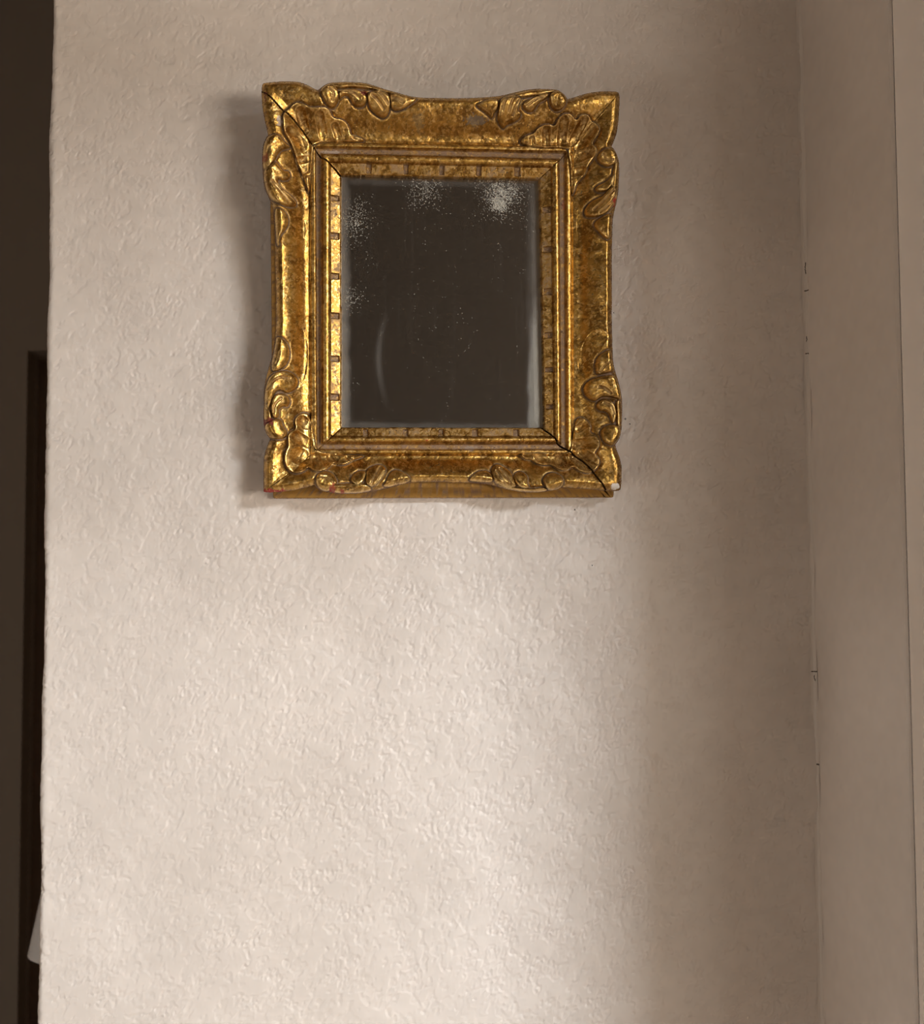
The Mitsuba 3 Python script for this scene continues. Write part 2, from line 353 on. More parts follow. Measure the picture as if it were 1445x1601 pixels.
def line_window(path, margin):
    a, b_ = path.min(0) - margin, path.max(0) + margin
    i0, i1 = np.clip(((V([a[1], b_[1]]) - z0) / G).astype(int) + (0, 2), 0, shape[0])
    j0, j1 = np.clip(((V([a[0], b_[0]]) - x0) / G).astype(int) + (0, 2), 0, shape[1])
    sl = (slice(i0, i1), slice(j0, j1))
    q = np.stack([GX[sl].ravel(), GZ[sl].ravel()], -1)
    dp = dense(path, closed=False)
    d, k = cKDTree(dp).query(q)
    return sl, d.reshape(GX[sl].shape), (k / max(len(dp) - 1, 1)).reshape(GX[sl].shape)


kd = cKDTree(dense(outline))
dO, near = kd.query(pts)
near = kd.data[near].reshape(*shape, 2)
inside = shapely.contains_xy(shapely.Polygon(outline), pts[:, 0], pts[:, 1]).reshape(shape)
dO = np.where(inside, dO.reshape(shape), -dO.reshape(shape))
D0, D1, D3, D4 = (quad_d(R) for R in (R0, R1, R3, R4))
d0, d1, d3, d4 = (D.max(0) for D in (D0, D1, D3, D4))


def sst(a, b, x):
    t = np.clip((x - a) / (b - a), 0, 1); return t * t * (3 - 2 * t)


rf = np.random.default_rng(21)


def nz(mm, octaves=1, gain=.6, sx=1., sz=1.):
    """Isotropic noise on the grid, about 0..1, with features of mm millimetres."""
    out, tot = 0, 0
    for o in range(octaves):
        q = mm * 1e-3 / G / 2 ** o * .42
        if q < .35:
            break
        f = ndi.gaussian_filter(rf.standard_normal(shape).astype(np.float32), (q * sz, q * sx), mode='wrap'); f /= f.std()
        out = out + gain ** o * f; tot += gain ** (2 * o)
    return np.clip(.5 + .21 * out / math.sqrt(tot), 0, 1)


n_lo, n_mid, n_hi = nz(34, 3, .5), nz(4.2, 4, .85), nz(1.0)
n_f2, n_big = nz(2.2, 2, .9), nz(16, 4, .65)
wob = (n_lo - .5) * .0014
# profile
t01 = np.clip(d0 / np.maximum(d0 - d1, 1e-6), 0, 1)
t13 = np.clip((d1 + wob * .4) / np.maximum(d1 - d3, 1e-6), 0, 1)
t34 = np.clip(d3 / np.maximum(d3 - d4, 1e-6), 0, 1)
s = np.clip(d4 / np.maximum(d4 + np.maximum(dO, 0), 1e-6), 0, 1)
h_m = .0200 + .0042 * t01 / .62 + (t01 > .62) * 0
bead = .0242 + .0046 * np.sqrt(np.clip(1 - ((t01 - .84) / .24) ** 2, 0, 1))
h_m = np.where(t01 > .60, bead, h_m) - .0012 * (1 - sst(0, .08, t01))
h_g = .0205 + .0052 * (1 - sst(.0, .30, t13)) + .0050 * sst(.74, 1, t13)
h_f = .0235 + .0020 * np.sqrt(np.clip(1 - ((t34 - .25) / .75) ** 2, 0, 1))
sc_ = np.clip(s / .80, 0, 1)
h_s = .0232 + .0222 * (0.62 * (1 - np.cos(math.pi * sc_)) / 2 + .38 * sc_) - .0012 * (1 - sst(0, .07, s)) - .0014 * np.sin(math.pi * np.clip(s / .40, 0, 1)) ** 2
h_s -= .0105 * (1 - np.clip(dO / .0075, 0, 1)) ** 2
h_s += (n_lo - .5) * .0022 * sst(0, .3, s) + (n_big - .5) * .0011
zone = np.where(d1 < 0, 0, np.where(d3 < 0, 1, np.where(d4 < 0, 2, 3)))
hh = np.choose(zone, [h_m, h_g, h_f, h_s])
patina = np.zeros(shape)                                                # 0 gold leaf, 1 brown-grey ground showing
patina = np.maximum(patina, (zone == 1) * sst(.12, .32, t13) * (1 - sst(.76, .92, t13)) * np.clip(.45 + 1.1 * n_mid, 0, 1))

patina = np.maximum(patina, (zone == 0) * (t01 < .6) * sst(.42, .75, n_mid * .5 + n_big * .5) * .75)          # rubbed leaf on the flat of the moulding
# dentil notches cut in the inner moulding
NOTCH = {0: [577, 635, 691, 749, 809], 2: [572, 634, 690, 743, 807], 1: [328, 390, 456, 524, 578, 636], 3: [310, 369, 432, 494, 561, 621]}
for side, vals in NOTCH.items():
    own = D0[side] >= d0 - 1e-9
    for v in vals:
        hp = .0225
        if side in (0, 2):
            c = tilted(v, 262. if side == 0 else 676., hp)[0]; u = GX - c
        else:
            c = tilted(862. if side == 1 else 525., v, hp)[1]; u = GZ - c
        half = .0029 + .0006 * (t01 - .35) + .0009 * (n_lo - .5)
        m = own * (zone == 0) * (1 - sst(half - .0006, half + .0002, np.abs(u))) * sst(.10, .17, t01) * (1 - sst(.58, .66, t01))
        hh = hh - .0030 * m * (.8 + .4 * n_mid)
        patina = np.maximum(patina, m * np.clip(.5 + .9 * n_mid, 0, 1))

# leaf-shaped hollows scooped out of the rails
for c, pp, dep in (('C', [(322, 428), (372, 480), (415, 560), (438, 660), (444, 760), (430, 870), (400, 960), (365, 940), (335, 840), (318, 700), (312, 560)], 1.1),
                   ('A', [(300, 1060), (360, 1035), (410, 1100), (428, 1200), (400, 1290), (340, 1345), (270, 1340), (240, 1310), (262, 1240), (295, 1190), (305, 1120)], 1.0),
                   ('D', [(1130, 560), (1075, 640), (1045, 740), (1035, 840), (1085, 940), (1150, 860), (1160, 780), (1215, 660), (1262, 610), (1200, 565)], 1.1),
                   ('B', [(200, 330), (280, 300), (350, 350), (400, 430), (500, 450), (600, 400), (590, 470), (480, 520), (340, 500), (230, 430)], .9),
                   ('B', [(1040, 1000), (1080, 1060), (1130, 1130), (1150, 1220), (1120, 1330), (1070, 1400), (1035, 1300), (1025, 1120)], .9),
                   ('E', [(1060, 1030), (1200, 1010), (1380, 1060), (1440, 1110), (1300, 1120), (1160, 1090)], .9)):
    sl, d = sdf_window(chaikin(tr(c, pp, .033), 3), .004)
    hh[sl] -= dep * 1e-3 * (.45 * sst(-.0002, .0011, d) + .55 * sst(0, .005, d))

# mitre joints
MIT = [('A', [(60, 150), (100, 182), (170, 240), (245, 322), (300, 360), (360, 420), (410, 470), (455, 540), (500, 600), (545, 655), (620, 710), (700, 800)], .00020, .014),
       ('F', [(740, 740), (775, 775), (850, 830), (885, 895), (960, 935), (1010, 980), (1060, 1015), (1130, 1105), (1185, 1185), (1240, 1250), (1270, 1290)], .00034, .018),
       ('B', [(720, 830), (880, 690), (960, 600), (1100, 450), (1240, 290), (1360, 150)], .0002, .0004),
       ('E', [(720, 740), (560, 890), (500, 940), (380, 1060), (240, 1150), (90, 1270)], .0002, .0004)]
crack = np.zeros(shape); crack_col = np.zeros(shape)
paths = []
for c, pp, wdt, dep in MIT:
    path = chaikin(tr(c, pp, .027), 1, False); paths.append(path)
    sl, d, k = line_window(path, .003)
    d = d + (n_hi[sl] - .5) * .0002
    crack[sl] = np.maximum(crack[sl], dep * (1 - sst(wdt * .55, wdt * 1.25, d)))
    crack_col[sl] = np.maximum(crack_col[sl], (1 - sst(wdt, wdt * 2.2, d)) * (dep > .001))

# carved ornaments: lists of (crop, polygon, height, roundness) lobes and (crop, path, width, depth) gouges
S_ = {}
S_['top', 0] = ([('A', [(530, 160), (560, 122), (620, 106), (665, 150), (677, 200), (668, 250), (640, 288), (600, 288), (570, 250), (555, 220), (540, 190)], 4.2, 6),
             ('A', [(590, 108), (700, 96), (850, 100), (950, 122), (1060, 158), (1150, 185), (1060, 190), (930, 160), (860, 152), (760, 142), (680, 156), (640, 140)], 3.2, 4),
             ('A', [(672, 175), (700, 158), (790, 150), (850, 175), (884, 205), (887, 242), (862, 276), (820, 282), (780, 264), (763, 228), (740, 202), (705, 200), (680, 232), (670, 205)], 4.0, 5),
             ('A', [(888, 185), (930, 165), (1000, 162), (1048, 190), (1062, 250), (1056, 312), (1034, 350), (1002, 357), (960, 337), (915, 302), (894, 262), (884, 220)], 4.2, 5),
             ('A', [(1052, 165), (1130, 178), (1200, 198), (1258, 209), (1252, 240), (1210, 270), (1160, 300), (1110, 314), (1066, 300), (1058, 240)], 3.2, 5)],
            [('A', [(925, 200), (965, 235), (1010, 300)], 15, 1.5), ('A', [(975, 180), (1010, 215), (1040, 265)], 14, 1.5), ('A', [(1075, 230), (1110, 225), (1150, 250)], 22, 1.3), ('A', [(600, 150), (640, 190), (625, 240)], 12, .8), ('A', [(700, 170), (780, 180), (830, 225)], 12, .8)])
S_['left', 0] = ([('A', [(141, 497), (116, 535), (100, 590), (98, 680), (106, 765), (150, 742), (190, 695), (212, 645), (245, 600), (300, 582), (312, 568), (262, 543), (240, 508), (200, 490)], 4.0, 6),
             ('A', [(104, 755), (150, 735), (195, 690), (225, 722), (262, 762), (300, 750), (312, 790), (292, 822), (250, 834), (222, 822), (216, 850), (242, 890), (300, 930), (346, 962), (359, 1000), (345, 1022), (300, 1032), (250, 1022), (200, 1002), (160, 970), (130, 920), (110, 860)], 4.4, 5),
             ('A', [(185, 1040), (230, 1048), (282, 1080), (297, 1130), (286, 1190), (242, 1240), (222, 1285), (232, 1325), (205, 1330), (194, 1200)], 3.4, 5)],
            [('A', [(175, 850), (235, 920), (300, 1000)], 15, 1.5), ('A', [(215, 870), (265, 925), (335, 985)], 13, 1.3), ('A', [(150, 590), (130, 660), (145, 720)], 12, .8)])
S_['shell', 0] = ([('A', [(250, 335), (292, 300), (330, 265), (366, 249), (410, 265), (452, 290), (520, 291), (580, 289), (612, 312), (632, 360), (700, 364), (742, 390), (762, 440), (768, 470), (820, 478), (862, 500), (872, 516), (800, 522), (700, 524), (600, 524), (520, 530), (486, 560), (476, 620), (466, 720), (458, 900), (440, 898), (420, 830), (398, 770), (366, 705), (345, 640), (318, 570), (290, 520), (262, 480), (252, 420)], 3.6, 3.5)],
            [('A', [(385, 330), (415, 440)], 40, 3.0), ('A', [(530, 355), (560, 490)], 36, 3.0), ('A', [(645, 420), (680, 510)], 30, 2.6), ('A', [(790, 490), (830, 510)], 16, 1.8), ('A', [(320, 470), (430, 590)], 44, 2.4), ('A', [(385, 670), (450, 650)], 32, 2.4), ('A', [(415, 790), (455, 760)], 18, 2.0)])
S_['top', 1] = ([('B', [(803, 205), (828, 175), (880, 163), (925, 195), (942, 232), (926, 282), (890, 314), (850, 312), (820, 282), (806, 242)], 4.4, 6),
             ('B', [(440, 218), (520, 190), (620, 163), (730, 148), (850, 153), (848, 178), (790, 188), (730, 206), (690, 206), (620, 220), (520, 222)], 3.0, 4),
             ('B', [(608, 262), (640, 238), (690, 214), (730, 198), (790, 184), (806, 205), (772, 236), (732, 252), (712, 286), (692, 314), (660, 320), (630, 307), (611, 286)], 4.0, 5),
             ('B', [(436, 232), (480, 204), (560, 200), (602, 230), (578, 270), (572, 308), (604, 330), (592, 362), (552, 386), (500, 402), (476, 432), (440, 402), (418, 360), (424, 300)], 4.4, 5),
             ('B', [(255, 278), (300, 250), (350, 228), (425, 226), (425, 300), (402, 322), (384, 372), (345, 332), (295, 305)], 3.0, 5)],
            [('B', [(548, 212), (520, 260), (505, 320)], 13, 1.5), ('B', [(585, 240), (548, 290), (535, 345)], 13, 1.4), ('B', [(490, 218), (466, 262), (458, 310)], 11, 1.2), ('B', [(640, 280), (690, 240), (760, 215)], 10, .8)])
S_['right', 0] = ([('B', [(1168, 652), (1198, 612), (1250, 593), (1300, 607), (1327, 650), (1322, 690), (1290, 722), (1250, 737), (1210, 722), (1180, 692)], 4.2, 6),
             ('B', [(1296, 690), (1334, 688), (1338, 800), (1334, 900), (1318, 990), (1290, 960), (1284, 900), (1262, 872), (1280, 800), (1290, 740)], 3.2, 4),
             ('B', [(1158, 882), (1190, 860), (1225, 850), (1262, 820), (1287, 790), (1294, 850), (1252, 912), (1200, 924), (1165, 912)], 3.8, 4),
             ('B', [(1086, 1042), (1110, 1000), (1150, 970), (1210, 950), (1250, 902), (1290, 880), (1326, 930), (1318, 992), (1280, 1042), (1240, 1082), (1180, 1108), (1120, 1102), (1090, 1082)], 4.4, 5),
             ('B', [(1163, 1132), (1200, 1108), (1250, 1084), (1292, 1090), (1283, 1180), (1280, 1262), (1240, 1284), (1200, 1252), (1165, 1202), (1149, 1160)], 3.4, 6)],
            [('B', [(1285, 915), (1225, 985), (1150, 1050)], 13, 1.5), ('B', [(1310, 955), (1250, 1030), (1190, 1075)], 13, 1.4), ('B', [(1210, 640), (1230, 690), (1280, 690)], 11, .8)])
S_['shell', 1] = ([('B', [(600, 527), (620, 490), (660, 470), (702, 462), (726, 430), (770, 404), (812, 402), (856, 418), (870, 375), (900, 345), (942, 334), (985, 350), (1010, 384), (1040, 350), (1076, 341), (1112, 355), (1130, 390), (1160, 400), (1184, 435), (1182, 480), (1152, 530), (1134, 562), (1162, 590), (1162, 640), (1132, 690), (1112, 712), (1096, 770), (1072, 802), (1032, 842), (1016, 900), (1000, 930), (990, 860), (985, 760), (975, 660), (955, 600), (925, 570), (860, 572), (760, 572), (700, 562), (640, 547)], 3.6, 3.5)],
            [('B', [(690, 505), (695, 550)], 24, 2.2), ('B', [(795, 450), (798, 560)], 34, 3.0), ('B', [(918, 395), (915, 560)], 38, 3.0), ('B', [(1068, 385), (1000, 530)], 36, 3.0), ('B', [(1145, 440), (1050, 570)], 38, 3.0), ('B', [(1115, 620), (1000, 650)], 48, 2.6), ('B', [(1065, 750), (1000, 760)], 36, 2.4)])
S_['right', 1] = ([('F', [(1160, 272), (1180, 220), (1230, 190), (1277, 174), (1286, 230), (1292, 290), (1308, 345), (1250, 352), (1170, 372), (1160, 320)], 3.4, 5),
             ('F', [(1082, 452), (1110, 410), (1160, 386), (1220, 374), (1304, 368), (1332, 440), (1352, 520), (1342, 562), (1290, 542), (1240, 532), (1202, 532), (1165, 567), (1120, 547), (1088, 502)], 4.4, 6),
             ('F', [(1167, 602), (1180, 566), (1220, 545), (1270, 558), (1302, 600), (1312, 660), (1302, 722), (1277, 742), (1265, 692), (1254, 662), (1230, 642), (1190, 637)], 4.0, 5),
             ('F', [(1300, 556), (1357, 560), (1360, 700), (1350, 782), (1312, 762), (1312, 660)], 3.0, 4),
             ('F', [(1192, 802), (1215, 760), (1260, 741), (1310, 743), (1346, 768), (1350, 820), (1326, 870), (1290, 901), (1250, 897), (1208, 867)], 4.4, 7)],
            [('F', [(1185, 458), (1220, 465), (1265, 510)], 12, 1.5), ('F', [(1220, 575), (1270, 600), (1290, 660)], 11, .9), ('F', [(1190, 350), (1220, 300), (1270, 270)], 10, .6)])
S_['shell', 2] = ([('F', [(588, 962), (640, 1002), (690, 1002), (712, 1032), (770, 1047), (832, 1042), (860, 1072), (902, 1087), (952, 1082), (992, 1057), (1015, 1082), (1060, 1102), (1112, 1107), (1142, 1092), (1167, 1075), (1192, 1030), (1182, 990), (1152, 965), (1162, 940), (1183, 900), (1182, 860), (1160, 820), (1122, 800), (1132, 750), (1107, 700), (1072, 684), (1030, 690), (1010, 780), (1000, 850), (985, 930), (940, 958), (880, 956), (760, 954), (680, 952)], 3.6, 3.5)],
            [('F', [(640, 970), (680, 985)], 20, 2.0), ('F', [(740, 975), (790, 1020)], 40, 3.0), ('F', [(900, 980), (915, 1055)], 42, 3.0), ('F', [(1010, 985), (1080, 1080)], 40, 3.0), ('F', [(1060, 950), (1160, 1020)], 38, 2.8), ('F', [(1030, 890), (1140, 880)], 46, 3.0), ('F', [(1040, 770), (1090, 730)], 36, 2.6)])
S_['bottom', 1] = ([('F', [(757, 1152), (790, 1113), (840, 1099), (886, 1114), (912, 1150), (917, 1196), (890, 1232), (840, 1242), (790, 1232), (768, 1192)], 4.8, 7),
             ('F', [(420, 1190), (520, 1208), (620, 1222), (700, 1222), (780, 1212), (810, 1242), (720, 1253), (620, 1251), (520, 1236), (440, 1213)], 3.4, 4),
             ('F', [(538, 1132), (565, 1100), (605, 1090), (642, 1115), (652, 1150), (642, 1180), (665, 1215), (620, 1228), (570, 1205), (548, 1168)], 4.2, 6),
             ('F', [(372, 1102), (385, 1054), (420, 1036), (462, 1044), (502, 1074), (532, 1102), (546, 1170), (566, 1214), (500, 1218), (430, 1198), (393, 1168)], 4.4, 6),
             ('F', [(196, 1168), (230, 1120), (280, 1090), (340, 1085), (378, 1110), (390, 1160), (376, 1180), (300, 1176)], 3.2, 6)],
            [('F', [(440, 1070), (480, 1120), (520, 1195)], 12, 1.2), ('F', [(410, 1090), (440, 1140), (480, 1195)], 10, .8)])
S_['left', 1] = ([('E', [(200, 78), (240, 88), (287, 130), (304, 180), (302, 240), (282, 290), (240, 332), (180, 352), (162, 310), (176, 220), (192, 140)], 3.6, 7),
             ('E', [(178, 362), (250, 334), (310, 343), (352, 370), (371, 410), (357, 462), (320, 492), (280, 507), (240, 482), (205, 492), (180, 532), (160, 602), (130, 642), (110, 600), (116, 480), (140, 400)], 4.4, 6),
             ('E', [(162, 622), (165, 570), (190, 520), (240, 503), (290, 523), (308, 570), (292, 607), (250, 602), (220, 632), (227, 662), (217, 692), (180, 702)], 4.0, 5),
             ('E', [(109, 560), (140, 622), (160, 642), (172, 712), (120, 742), (107, 690)], 3.0, 4),
             ('E', [(116, 742), (165, 713), (200, 698), (240, 703), (256, 760), (287, 790), (282, 832), (250, 852), (200, 852), (150, 846), (120, 810), (110, 770)], 4.2, 7)],
            [('E', [(140, 480), (185, 410), (240, 385), (300, 390)], 12, 1.7), ('E', [(185, 650), (190, 590), (240, 545)], 12, 1.2), ('E', [(180, 320), (215, 270), (230, 200)], 10, .5)])
S_['shell', 3] = ([('E', [(446, 652), (390, 648), (350, 678), (338, 720), (350, 770), (310, 790), (284, 830), (294, 900), (268, 950), (262, 1010), (274, 1062), (310, 1102), (360, 1112), (412, 1096), (446, 1062), (470, 1087), (520, 1097), (572, 1087), (612, 1056), (626, 1030), (680, 1047), (740, 1037), (782, 1006), (852, 986), (874, 970), (760, 965), (640, 955), (540, 945), (502, 915), (492, 860), (474, 760), (462, 690)], 3.6, 3.5)],
            [('E', [(400, 710), (430, 740)], 42, 2.8), ('E', [(360, 830), (440, 880)], 42, 3.0), ('E', [(370, 975), (395, 985)], 66, 2.8), ('E', [(500, 990), (510, 1050)], 40, 2.8), ('E', [(610, 985), (640, 1010)], 34, 2.4), ('E', [(740, 985), (760, 995)], 22, 1.8)])
S_['bottom', 0] = ([('E', [(497, 1142), (520, 1103), (570, 1088), (622, 1100), (657, 1150), (662, 1187), (622, 1205), (600, 1250), (540, 1240), (503, 1202)], 4.4, 7),
             ('E', [(600, 1200), (680, 1188), (760, 1184), (850, 1180), (900, 1198), (930, 1240), (830, 1260), (720, 1262), (620, 1255)], 3.6, 4),
             ('E', [(757, 1142), (800, 1098), (850, 1083), (887, 1100), (872, 1140), (852, 1182), (802, 1196), (768, 1180)], 4.2, 6),
             ('E', [(876, 1082), (930, 1050), (980, 1038), (1022, 1055), (1034, 1090), (1002, 1140), (962, 1190), (922, 1214), (870, 1196), (878, 1140)], 4.4, 6),
             ('E', [(1028, 1172), (1050, 1110), (1090, 1078), (1140, 1090), (1190, 1120), (1218, 1160), (1180, 1187), (1120, 1197), (1040, 1217), (1000, 1202)], 3.4, 6)],
            [('E', [(985, 1060), (950, 1120), (915, 1195)], 13, 1.7), ('E', [(1012, 1095), (985, 1140), (955, 1190)], 11, 1.3), ('E', [(540, 1130), (600, 1140), (630, 1180)], 10, .7)])
ORN = {}
ground = np.zeros(shape)
rim = np.zeros(shape)                                                   # lighter gold along the high edges
crease = np.zeros(shape)                                                # shade and dark pigment painted into the cuts around leaves and shell gouges
for key, (lobes, gouges) in S_.items():
    mask = np.zeros(shape); add = np.zeros(shape)
    for c, poly, up, rr in lobes:
        pl = chaikin(tr(c, poly, .040 if key[0] != 'shell' else .036), 2)
        sl, d = sdf_window(pl, .006)
        r = rr * 1e-3 * .8
        st_ = .62 if key[0] == 'shell' else .40
        prof_ = st_ * sst(-.0001, .0006, d) + (1 - st_) * np.sqrt(np.clip(1 - (1 - np.clip(d / r, 0, 1)) ** 2, 0, 1))
        prof_ = prof_ * sst(-.0001, .0007, d)
        add[sl] = np.maximum(add[sl], up * (1.25e-3 if key[0] == 'shell' else 1.3e-3) * prof_ * (d > -.0001))
        mask[sl] = np.maximum(mask[sl], d > 0)
        rim[sl] = np.maximum(rim[sl], np.exp(-((d - .0013) / .0007) ** 2) * (d > 0))
        ground[sl] = np.maximum(ground[sl], np.where(d <= 0, np.exp(-(d / .0017) ** 2), 0))
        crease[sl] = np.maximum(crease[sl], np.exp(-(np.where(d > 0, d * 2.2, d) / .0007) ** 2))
    gg = np.zeros(shape)
    for c, path, w, dep in gouges:
        pp = chaikin(tr(c, path, .040 if key[0] != 'shell' else .034), 2, False)
        w = w * SC / 1550 * 1.0
        sl, d, k = line_window(pp, w * 1.2)
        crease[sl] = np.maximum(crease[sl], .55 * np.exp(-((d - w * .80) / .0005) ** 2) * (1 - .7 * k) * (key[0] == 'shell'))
        rim[sl] = np.maximum(rim[sl], .8 * np.exp(-((d - w * 1.05) / .0007) ** 2))
        gg[sl] = np.maximum(gg[sl], dep * (1.25e-3 if key[0] == 'shell' else 1.3e-3) * np.clip(1 - (d / (w * .92)) ** 2, 0, 1) ** (.75 if key[0] == 'shell' else .8) * (1 - (.6 if key[0] == 'shell' else .2) * k ** 2))
    ORN[key] = (mask > 0, add, gg)
base_h = hh.copy()
micro = (n_f2 - .5) * 0.9e-4 + (n_hi - .5) * 0.8e-4 + (n_mid - .5) * 2.0e-4
# colour
gold = V([.56, .325, .078]); gold_d = V([.27, .142, .034]); gold_l = V([.80, .555, .22])
m1 = sst(.22, .76, n_mid * .55 + n_big * .45)[..., None]
col = gold_d * (1 - m1) + gold * m1
m2 = (sst(.56, .72, n_f2) * .6)[..., None]; col = col * (1 - m2) + gold_l * m2
pat_c = V([.20, .130, .085]) * (0.75 + .5 * n_mid[..., None])


SPECK = sst(.80, .92, nz(1.1)) * sst(.42, .66, nz(20, 3)) * .8


def finish(sl, extra_pat):
    """(colour, metallic, roughness) of the gilding on the part sl of the grid."""
    patina, n_f2, n_mid, col, pat_c, dO, GX, GZ, crack_col, specks, nb_, rim_ = (x[sl] for x in FIELDS)
    pat = np.maximum(patina, extra_pat)
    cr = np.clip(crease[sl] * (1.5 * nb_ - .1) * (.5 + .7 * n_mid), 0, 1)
    pat = np.clip(pat, 0, 1) * np.clip(.35 + 1.2 * n_f2, 0, 1)
    cc = col * (1 - pat[..., None]) + pat_c * pat[..., None]
    cc = cc * (1 - specks[..., None]) + V([.05, .028, .012]) * specks[..., None]
    met = 1 - np.maximum(.85 * pat, specks * .8)
    rough = .33 + .25 * pat + .12 * n_mid + .1 * specks
    bu = np.clip(rim_ * (.2 + .9 * n_mid), 0, 1)[..., None]; cc = cc * (1 - bu) + V([.84, .60, .25]) * bu; rough = rough - .08 * bu[..., 0]
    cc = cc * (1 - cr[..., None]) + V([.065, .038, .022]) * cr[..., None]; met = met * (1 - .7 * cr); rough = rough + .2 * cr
    e = (1 - sst(.0003, .0014, dO + (n_mid - .5) * .0012)) * .55                     # worn red-brown edge
    red = V([.10, .028, .012])
    cc = cc * (1 - e[..., None]) + red * e[..., None]; met = met * (1 - .7 * e)
    for (px, py, rx, ry, c_, amt) in SPOTS:
        o = tilted(px, py, .036)
        if not (GX[0, 0] - .03 < o[0] < GX[0, -1] + .03 and GZ[0, 0] - .03 < o[1] < GZ[-1, 0] + .03):
            continue
        r = np.hypot((GX - o[0]) / (rx / 1550), (GZ - o[1]) / (ry / 1550)) + (n_mid - .5) * 1.3 + (n_f2 - .5) * .5
        k = ((1 - sst(.75, .95, r)) * amt)[..., None]
        cc = cc * (1 - k) + V(c_) * k; met = met * (1 - k[..., 0]); rough = rough * (1 - k[..., 0]) + .6 * k[..., 0]
    k = crack_col[..., None]
    cc = cc * (1 - k) + V([.035, .02, .012]) * k; met = met * (1 - crack_col)
    return cc, np.clip(met, 0, 1), np.clip(rough, .2, .9)


FIELDS = (patina, n_f2, n_mid, col, pat_c, dO, GX, GZ, crack_col, SPECK, n_big, rim)
RED = (.30, .022, .012)
SPOTS = [(424, 768, 20, 4, RED, 1.), (420, 659, 9, 6, (.16, .015, .012), .9), (520, 764, 6, 7, RED, .8), (534, 768, 6, 4, RED, .8), (958, 317, 4, 8, RED, .9), (567, 149, 5, 5, (.14, .015, .012), .9), (415, 250, 4, 7, RED, .6),
         (958, 761, 7, 6, (.75, .72, .66), 1.), (438, 190, 4, 10, (.45, .40, .36), .7), (669, 688, 3, 2, RED, .8), (415, 155, 3, 9, (.16, .02, .015), .7),
         (742, 188, 14, 9, (.13, .10, .075), .8), (655, 190, 9, 14, (.16, .11, .06), .5), (520, 233, 18, 3, (.40, .33, .28), .8), (738, 700, 14, 4, (.30, .25, .22), .5), (885, 316, 3, 8, RED, .3)]


def emit(key, keep, h, cc, met, rough, floor_h=None, inset=0.0, sl=None):
    """Grid cells keep -> one mesh; its outer rim is carried down to floor_h."""
    GX, GZ, dO, near = (x[sl or ALL] for x in (globals()[k_] for k_ in ('GX', 'GZ', 'dO', 'near')))
    shape = GX.shape
    vk = np.zeros(shape, bool)
    for a in (0, 1):
        for b_ in (0, 1):
            vk[a:shape[0] - 1 + a, b_:shape[1] - 1 + b_] |= keep
    idx = -np.ones(shape, int); idx[vk] = np.arange(vk.sum())
    X, Z = GX.copy(), GZ.copy()
    snap = vk & (dO < 0.35 * G)
    X[snap], Z[snap] = near[snap][:, 0], near[snap][:, 1]
    v = np.stack([X[vk], -h[vk], Z[vk]], -1)
    i = idx
    q = np.stack([i[:-1, :-1], i[:-1, 1:], i[1:, 1:], i[1:, :-1]], -1)[keep]
    f = np.vstack([q[:, [0, 1, 2]], q[:, [0, 2, 3]]])
    c, uv = cc[vk], np.stack([met[vk], rough[vk]], -1)
    if floor_h is not None:
        e = np.vstack([q[:, [0, 1]], q[:, [1, 2]], q[:, [2, 3]], q[:, [3, 0]]])
        sk = np.sort(e, 1); _, inv, cnt = np.unique(sk[:, 0].astype(np.int64) * (len(v) + 1) + sk[:, 1], return_inverse=True, return_counts=True)
        be = e[cnt[inv] == 1]
        bv = np.unique(be); new = -np.ones(len(v), int); new[bv] = len(v) + np.arange(len(bv))
        low = v[bv].copy(); low[:, 1] = -np.minimum(floor_h, -low[:, 1] - 1e-4)
        cen = V([(x0 + x1) / 2, 0, (z0 + z1) / 2])
        outer = dO[vk][bv] < .002
        dv = cen - low; dv[:, 1] = 0; dv /= np.linalg.norm(dv, axis=1, keepdims=True)
        low += np.where(outer, inset, 0)[:, None] * dv
        v = np.vstack([v, low]); c = np.vstack([c, c[bv]]); uv = np.vstack([uv, uv[bv]])
        f = np.vstack([f, np.stack([be[:, 1], be[:, 0], new[be[:, 0]]], -1), np.stack([be[:, 1], new[be[:, 0]], new[be[:, 1]]], -1)])
    scene[key] = mikit.ply((lean(v), f), 'gilding', True, uv=uv, color=np.clip(c, 0, 1))


def cells(m):
    return m[:-1, :-1] & m[:-1, 1:] & m[1:, :-1] & m[1:, 1:]


# which rail a point belongs to, along the traced joints
cxy = V([(R0[:, 0].min() + R0[:, 0].max()) / 2, (R0[:, 1].min() + R0[:, 1].max()) / 2])
ext = [np.vstack([cxy[None], p if np.linalg.norm(p[0] - cxy) < np.linalg.norm(p[-1] - cxy) else p[::-1]]) for p in paths]
ext = [np.vstack([p, p[-1] + (p[-1] - cxy) * .5]) for p in ext]
ORDER = {'top': (0, 2), 'right': (2, 1), 'bottom': (1, 3), 'left': (3, 0)}
NAME = {'top': 'rail', 'right': 'rail_001', 'bottom': 'rail_002', 'left': 'rail_003'}
centre = np.stack([GX[:-1, :-1] + G / 2, GZ[:-1, :-1] + G / 2], -1)
wood = cells((dO > -0.5 * G) & (d0 > -0.2 * G))
orn_all = np.zeros(shape, bool)
for m, _, _ in ORN.values():
    orn_all |= m
hide = cells(ndi.binary_erosion(orn_all, iterations=4))
rail_h = base_h + micro - crack - .0016 * ground * (1 - orn_all) * (zone == 3)
gp = ground * (1 - orn_all) * (zone == 3) * np.clip(.15 + 1.0 * n_mid, 0, 1)
ALL = (slice(0, shape[0]), slice(0, shape[1]))
cc, met, rough = finish(ALL, gp)
